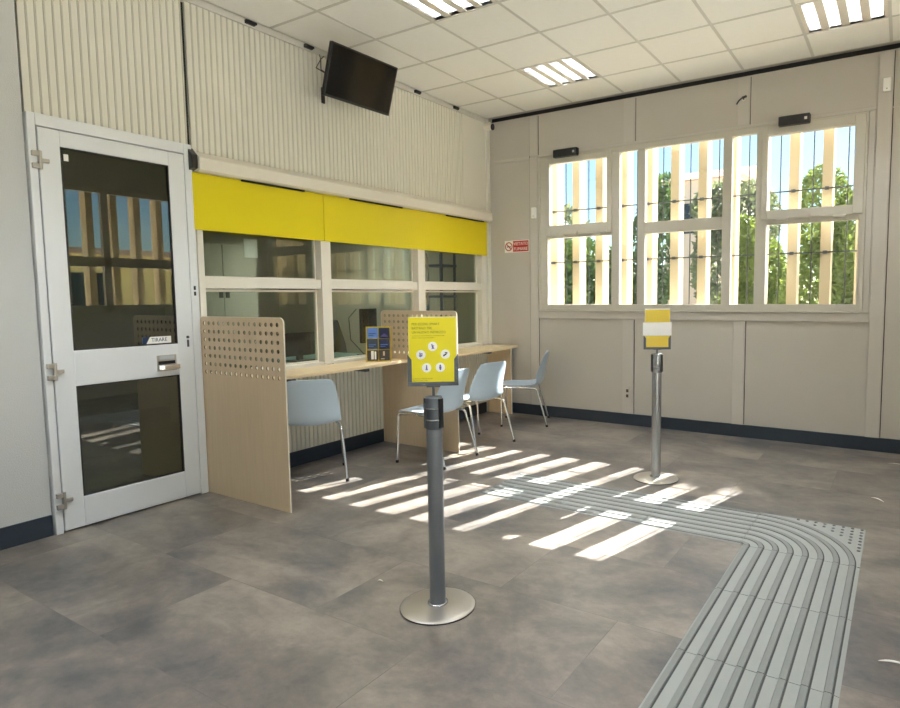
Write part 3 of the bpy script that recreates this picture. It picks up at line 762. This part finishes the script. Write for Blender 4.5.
MB().prism([(.016, .016), (.6-g, .016), (.6-g, .6-g), (.016, .6-g)], 2, .0002, .004).prism([(g, .016), (.016, .016), (.016, .6-g), (g, .6-g)], 2, .0002, .004).prism([(.016, g), (.6-g, g), (.6-g, .016), (.016, .016)], 2, .0002, .004).build('plate', M_tact, e)
def arcrib(r, prof=((-.015, .004), (-.012, .009), (.011, .009), (.013, .004))):
    mb = MB(); N = 26
    vs = []; path = []
    for k in range(N+1):
        a = PI/2*k/N; path.append((math.cos(a), math.sin(a)))
    for c, s in path:
        for dr, z in prof: vs.append((max(g, (r+dr)*c), max(g, (r+dr)*s), z))
    fs = []
    for k in range(N):
        for j in range(3): fs.append((k*4+j, k*4+j+1, (k+1)*4+j+1, (k+1)*4+j))
    fs += [(0, 1, 2, 3), (N*4+3, N*4+2, N*4+1, N*4)]
    return mb.add(vs, fs)
for k in range(8):
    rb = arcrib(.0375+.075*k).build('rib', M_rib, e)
    arcrib(.0375+.075*k, ((.013, .0041), (.013, .0045), (.019, .0045), (.019, .0041))).build('rib_dark_line', M_ribline, rb)
for i in range(12):
    for j in range(12):
        x, y = .58-.05*i, .58-.05*j
        if math.hypot(x, y) > .615: MB().lathe([(.010, .004), (.008, .008), (.003, .009)], x, y, 12).build('blister', mat('blister_dark', rgb(104, 106, 104), .5), e)

# litter
for (x, y, lx, ly, rz, lab, m) in ((2.15, -4.136, .016, .010, .4, 'tiny pale scrap on the floor left of the near stanchion base', M_edge), (4.216, -1.507, .05, .016, -.7, 'curled white paper scrap on the floor right of the tactile corner', M_paper),
        (4.33, -.43, .07, .014, -.3, 'pale strip of paper on the floor near the right edge by the window wall', M_edge), (4.336, -3.643, .05, .014, .2, 'white scrap on the floor at the lower right edge', M_paper)):
    c, s = math.cos(rz), math.sin(rz); vs = []; n = 8
    for k in range(n+1):
        t = -1+2*k/n; z = .002+.010*(1-t*t); wd = ly*(1-.8*t*t)/2
        for q in (-1, 1): px, py = lx*t, wd*q+.3*ly*t*t; vs.append((x+px*c-py*s, y+px*s+py*c, z))
    mb = MB(); mb.add(vs, [(2*k, 2*k+1, 2*k+3, 2*k+2) for k in range(n)], 0, True); o = mb.build('paper_scrap', m)
    so = o.modifiers.new('solid', 'SOLIDIFY'); so.thickness = .001
    tag(o, lab, 'litter', 'scraps of litter on the floor')

# ------------------------------------------------------------------ office behind the counter glass
OX, OY0, OY1 = -4.0, -6.0, 0.0
mb = MB(); mb.box(OX-.1, OX, OY0, OY1, 0, HT); mb.box(OX, -.12, OY0-.1, OY0, 0, HT); mb.box(OX-.1, -.1, OY1, OY1+.09, 0, HT)
struct(mb.build('wall_office', M_offwall)).name = 'wall_rear'
struct(MB().box(OX, -.02, OY0, OY1, -.12, 0).build('trim_6', M_floor))
struct(MB().box(OX, -.125, OY0, OY1, 2.75, 2.8).build('trim_7', M_ceil))
e = empty('office_cabinet', (-2.62, -1.95, 0)); tag(e, 'grey two door cabinet in the office behind the first glass pane', 'cabinet')
MB().box(-.22, .2, -.45, .45, 0, 2.05).build('body', M_cab, e)
for a, b_, hy in ((-.44, -.003, -.04), (.003, .44, .04)):
    d = MB().box(.2, .22, a, b_, .05, 2.03).build('door', M_cab, e, bevel=.003); MB().box(.22, .235, hy-.02, hy+.02, 1.42, 1.5).build('handle', M_black, d)
n_o = MB().box(-2.399, -2.396, -1.62, -1.44, 1.90, 2.12).build('notice_sheet', M_paper); tag(n_o, 'pale notice sheet stuck up in the office behind the first glass pane', 'notice'); n_o.location.y = -.05
e = empty('office_desk', (-1.35, -1.7, 0)); tag(e, 'dark desk in the office behind the counter glass', 'desk')
MB().box(-.4, .4, -.7, .8, .70, .73).build('desk_top', M_desk, e)
for x in (-.37, .37):
    for y in (-.67, .77): MB().box(x-.02, x+.02, y-.02, y+.02, 0, .70).build('leg', M_black, e)
e = empty('computer_monitor', (-1.25, -1.85, .73)); tag(e, 'black monitor on the office desk behind the first glass pane', 'monitor')
MB().box(-.1, .1, -.12, .12, 0, .015).box(-.02, .02, -.03, .03, .015, .12).build('stand', M_black, e); MB().box(-.02, .02, -.26, .26, .06, .31).build('screen', M_screen, e)
e = empty('computer_monitor', (-1.05, -1.0, .73)); tag(e, 'second black monitor on the office desk behind the middle glass pane', 'monitor')
MB().box(-.1, .1, -.12, .12, 0, .015).box(-.02, .02, -.03, .03, .015, .3).build('stand', M_black, e); MB().box(-.02, .02, -.14, .1, .15, .55).build('screen', M_screen, e)
MB().tube([(0, -.2, .55), (-.02, -.3, .45), (-.02, -.28, .2), (0, -.1, .02)], .006, 8).build('cable', M_black, e)
e = empty('office_chair', (-1.78, -.50, 0), .5); tag(e, 'black office chair behind the middle glass pane', 'office chair')
MB().lathe([(.03, .08), (.025, .42)]).build('column', M_black, e)
MB().box(-.24, .24, -.24, .24, .42, .5).build('seat', M_black, e, bevel=.03)
mb = MB(); mb.prism([(-.25, .5), (-.19, .5), (-.23, .8), (-.33, 1.12), (-.38, 1.12), (-.30, .8)], 1, -.22, .22); mb.build('backrest', M_black, e, bevel=.02)
for k in range(5):
    a = 2*PI*k/5; MB().tube([(0, 0, .09), (.28*math.cos(a), .28*math.sin(a), .05)], .02).build('foot', M_black, e)
e = empty('storage_rack', (-.62, -.18, 0)); tag(e, 'dark blue metal rack in the office behind the last glass pane', 'rack')
for x in (-.11, .11):
    for y in (-.13, .13): MB().box(x-.012, x+.012, y-.012, y+.012, 0, 1.95).build('post', M_rack, e)
for z in (.4, .9, 1.4, 1.78): MB().box(-.13, .13, -.15, .15, z, z+.03).build('shelf', M_rack, e)

for i, (x, y) in enumerate(((-1.9, -1.9), (-1.9, -.9), (-1.9, -4.4))):  # unseen lamps added to brighten the office
    o = copy_tree(L0); o.location = (x, y, 2.66)
    tag(o, 'unseen louvred light added to brighten the office behind the glass, %s from the window side' % ('second', 'first', 'third')[i], 'ceiling light', 'added lights in the office')
# ------------------------------------------------------------------ outside: fins, grille, garden
ordn = ['first', 'second', 'third', 'fourth', 'fifth', 'sixth', 'seventh', 'eighth', 'ninth', 'tenth', 'eleventh', 'twelfth', 'thirteenth', 'fourteenth', 'fifteenth', 'sixteenth']
FIN = MB().box(-.055, .035, 0, .17, -1.0, 3.8)
fin0 = FIN.build('sun_fin', M_fin)
for n, k in enumerate(range(-3, 11)):
    o = fin0 if n == 0 else fin0.copy()
    if n: COL.objects.link(o)
    o.location = (1.604+.29*k+.055, .2, .5)
    tag(o, '%s white vertical fin from the left outside the window' % ordn[n], 'sun fin', 'white fins outside the window')
for n in range(12):
    o = fin0.copy(); COL.objects.link(o); o.location = (RX+.2, -.5-.33*n, .5); o.rotation_euler = (0, 0, -PI/2)
    tag(o, '%s white fin outside the side window mirrored in the door glass' % ordn[n], 'sun fin', 'white fins outside the side window')
gr = empty('security_grille', (2.4, .185, 2.0)); tag(gr, 'thin metal grille bars in front of the white fins outside the window', 'grille')
for z in (2.39, 1.80): MB().box(-2.0, 2.2, -.006, .006, z-2.0-.006, z-2.0+.006).build('rail', M_rod, gr)
for k in range(-3, 11):
    x = 1.604+.29*k+.215-2.4; MB().tube([(x, 0, -.95), (x, 0, 1.15)], .006, 8).build('bar', M_rod, gr)
    for z in (2.39, 1.80): MB().box(x-.19, x-.155, -.012, .014, z-2.0-.014, z-2.0+.014).build('rail_clip', M_greyplate, gr)

struct(MB().box(-60, 60, .1, 80, -.2, -.02).build('ground', M_ground))
struct(MB().box(RX+.12, 60, -40, .1, -.2, -.02).build('ground', mat('bounce_ground', rgb(226, 224, 218), .9, noise=(1.2, .06))))  # unseen side ground made paler to bounce more daylight indoors
struct(MB().box(-60, RX+.12, -60, FY-.12, -.2, -.02).build('ground', M_ground))
def plant(name, loc, blobs, leaf, count, lsize, lab, cat, trunk=0., group=None):
    e = empty(name, loc); tag(e, lab, cat, group)
    vs = []; fs = []
    tot = sum(b[3]*b[4] for b in blobs)
    for (bx, by, bz, br, bh) in blobs:
        for _ in range(int(count*br*bh/tot)):
            while True:
                p = Vector((R.uniform(-1, 1), R.uniform(-1, 1), R.uniform(-1, 1)))
                if .35 < p.length < 1: break
            p = p.normalized()*p.length**.5
            c = Vector((bx+p.x*br, by+p.y*br, bz+p.z*bh))
            a = Vector((R.gauss(0, 1), R.gauss(0, 1), R.gauss(0, 1))).normalized(); b_ = a.orthogonal().normalized(); cn = a.cross(b_)
            s = lsize*R.uniform(.6, 1.3); o = len(vs)
            vs += [c-a*s, c+b_*s*.45+cn*s*.1, c+a*s, c-b_*s*.45+cn*s*.1]; fs.append((o, o+1, o+2, o+3))
    m = MB(); m.add(vs, fs); m.build('crown', leaf, e)
    if trunk:
        tb = MB()
        top = max(b[2] for b in blobs)
        tb.tube([(0, 0, -.05), (.03, .02, top*.45), (.0, 0, top*.8)], [trunk, trunk*.75, trunk*.4])
        for (bx, by, bz, br, bh) in blobs: tb.tube([(0.02, 0, top*.4), (bx*.5, by*.5, (top*.4+bz)/2+.1), (bx, by, bz)], [trunk*.5, trunk*.35, trunk*.15], 8)
        tb.build('trunk', M_bark, e)
    return e
g1 = 'shrubs and trees outside the window'
plant('shrub', (3.2, 6.2, 0), [(0, 0, 1.2, .9, 1.3), (.5, .2, 2.3, .8, 1.0), (-.2, .1, 2.9, .5, .85), (.7, .1, 1.1, .7, 1.1)], M_leafA, 16000, .065, 'tall sunlit green shrub filling the right side of the window', 'shrub', .07, g1)
plant('shrub', (1.55, 7.4, 0), [(0, 0, .9, .7, 1.0), (.1, .1, 1.9, .6, .8), (-.2, .1, 2.5, .4, .6)], M_leafA, 9000, .065, 'lower green shrub left of the tall sunlit one', 'shrub', .06, g1)
plant('shrub', (4.8, 9.4, 0), [(0, 0, 1.4, 1.0, 1.5), (.1, .1, 2.8, .8, 1.0)], M_leafB, 4200, .12, 'darker shrub behind the tall sunlit one', 'shrub', .07, g1)
plant('tree', (.2, 11.3, 0), [(0, 0, 2.2, 1.0, 1.6), (.4, .2, 3.4, .9, 1.1), (-.4, .1, 3.6, .7, .9)], M_leafC, 4200, .12, 'grey green tree behind the narrow right pane of the window', 'tree', .1, g1)
plant('tree', (-3.4, 15.6, 0), [(0, 0, 3.2, .9, 2.2), (.2, .2, 4.9, .7, .9), (-.2, 0, 1.4, .7, 1.2)], M_leafB, 3600, .12, 'dark tree standing against the pink house', 'tree', .12, g1)
plant('tree', (-6.2, 14.2, 0), [(0, 0, 1.6, 1.7, 1.4), (.4, .1, 2.6, 1.4, .9)], M_leafB, 5000, .12, 'green tree behind the left sash of the window', 'tree', .1, g1)
plant('tree', (-9.0, 17.0, 0), [(0, 0, 2.6, 1.8, 2.2), (1.0, .1, 4.0, 1.2, 1.2)], M_leafC, 2800, .16, 'far grey green tree at the left edge of the window', 'tree', .14, g1)
e = empty('house', (-2.6, 19.0, 0)); tag(e, 'pale pink house beyond the trees, seen through the middle of the window', 'house')
MB().box(-1.6, 1.3, 0, 6, -.1, 6.0).build('wall', M_pink, e); MB().prism([(-.4, 6.0), (3.0, 6.9), (6.4, 6.0)], 0, -1.9, 1.6).build('roof', M_tile, e)
MB().box(-.9, -.2, -.03, .0, 3.9, 5.1).build('window', M_winDark, e)
tag(MB().box(-.9, 1.6, 13.2, 13.4, -.1, 1.5).build('garden_wall', M_ywall), 'low yellow garden wall behind the shrubs', 'wall')
plant('tree', (7.0, 14.0, 0), [(0, 0, 9.6, .95, 3.9), (.5, .3, 7.0, 1.6, 3.0)], M_leafB, 6000, .2, 'tall tree outside the picture that cuts the right ends of the sun stripes', 'tree', .2, g1)
plant('hedge', (-9.2, 20.5, 0), [(k*1.2-6, 0, 1.6, 1.0, 1.7+.3*math.sin(k*2.1)) for k in range(8)], M_leafC, 9000, .12, 'long grey green hedge far behind the trees', 'hedge', 0., g1)
e = empty('house', (16, -1, 0)); tag(e, 'yellow house outside the side window, mirrored in the door glass', 'house')
MB().box(0, 6, -9, 12, -.1, 2.75).build('wall', M_ywall, e); MB().box(-.3, 6.3, -9.3, 12.3, 2.75, 2.9).build('roof', M_tile, e)
for y in (-6, -3, 0, 3, 6): MB().box(-.03, 0, y, y+1.0, .8, 2.2).build('window', M_winDark, e)

# ------------------------------------------------------------------ light
sd = bpy.data.lights.new('sun', 'SUN'); so = bpy.data.objects.new('sun', sd); COL.objects.link(so)
sd.energy = 32; sd.angle = .005; sd.color = (1, .97, .91)
so.rotation_euler = Vector((-.25, -1, -.852)).to_track_quat('-Z', 'Y').to_euler()
W = bpy.data.worlds.new('world'); scene.world = W; W.use_nodes = True; nt = W.node_tree
bg = nt.nodes['Background']; sky = nt.nodes.new('ShaderNodeTexSky')
sky.sky_type = 'NISHITA'; sky.sun_disc = False; sky.sun_elevation = math.radians(39.7); sky.sun_rotation = math.atan2(.25, 1); sky.air_density = 1.0; sky.dust_density = .6
tint = nt.nodes.new('ShaderNodeMix'); tint.data_type = 'RGBA'; tint.blend_type = 'MULTIPLY'; tint.inputs[0].default_value = 1
tint.inputs[7].default_value = (.74, .92, 1.0, 1)
nt.links.new(sky.outputs[0], tint.inputs[6]); nt.links.new(tint.outputs[2], bg.inputs[0]); bg.inputs[1].default_value = .15

vs = scene.view_settings
scene.display_settings.display_device = 'sRGB'
vs.view_transform = 'Standard'; vs.look = 'None'; vs.gamma = 1; vs.exposure = 0.55; vs.use_curve_mapping = False
try:
    scene.cycles.use_denoising = True; scene.cycles.max_bounces = 12; scene.cycles.diffuse_bounces = 6; scene.cycles.transparent_max_bounces = 16; scene.cycles.sample_clamp_indirect = 8
except Exception: pass
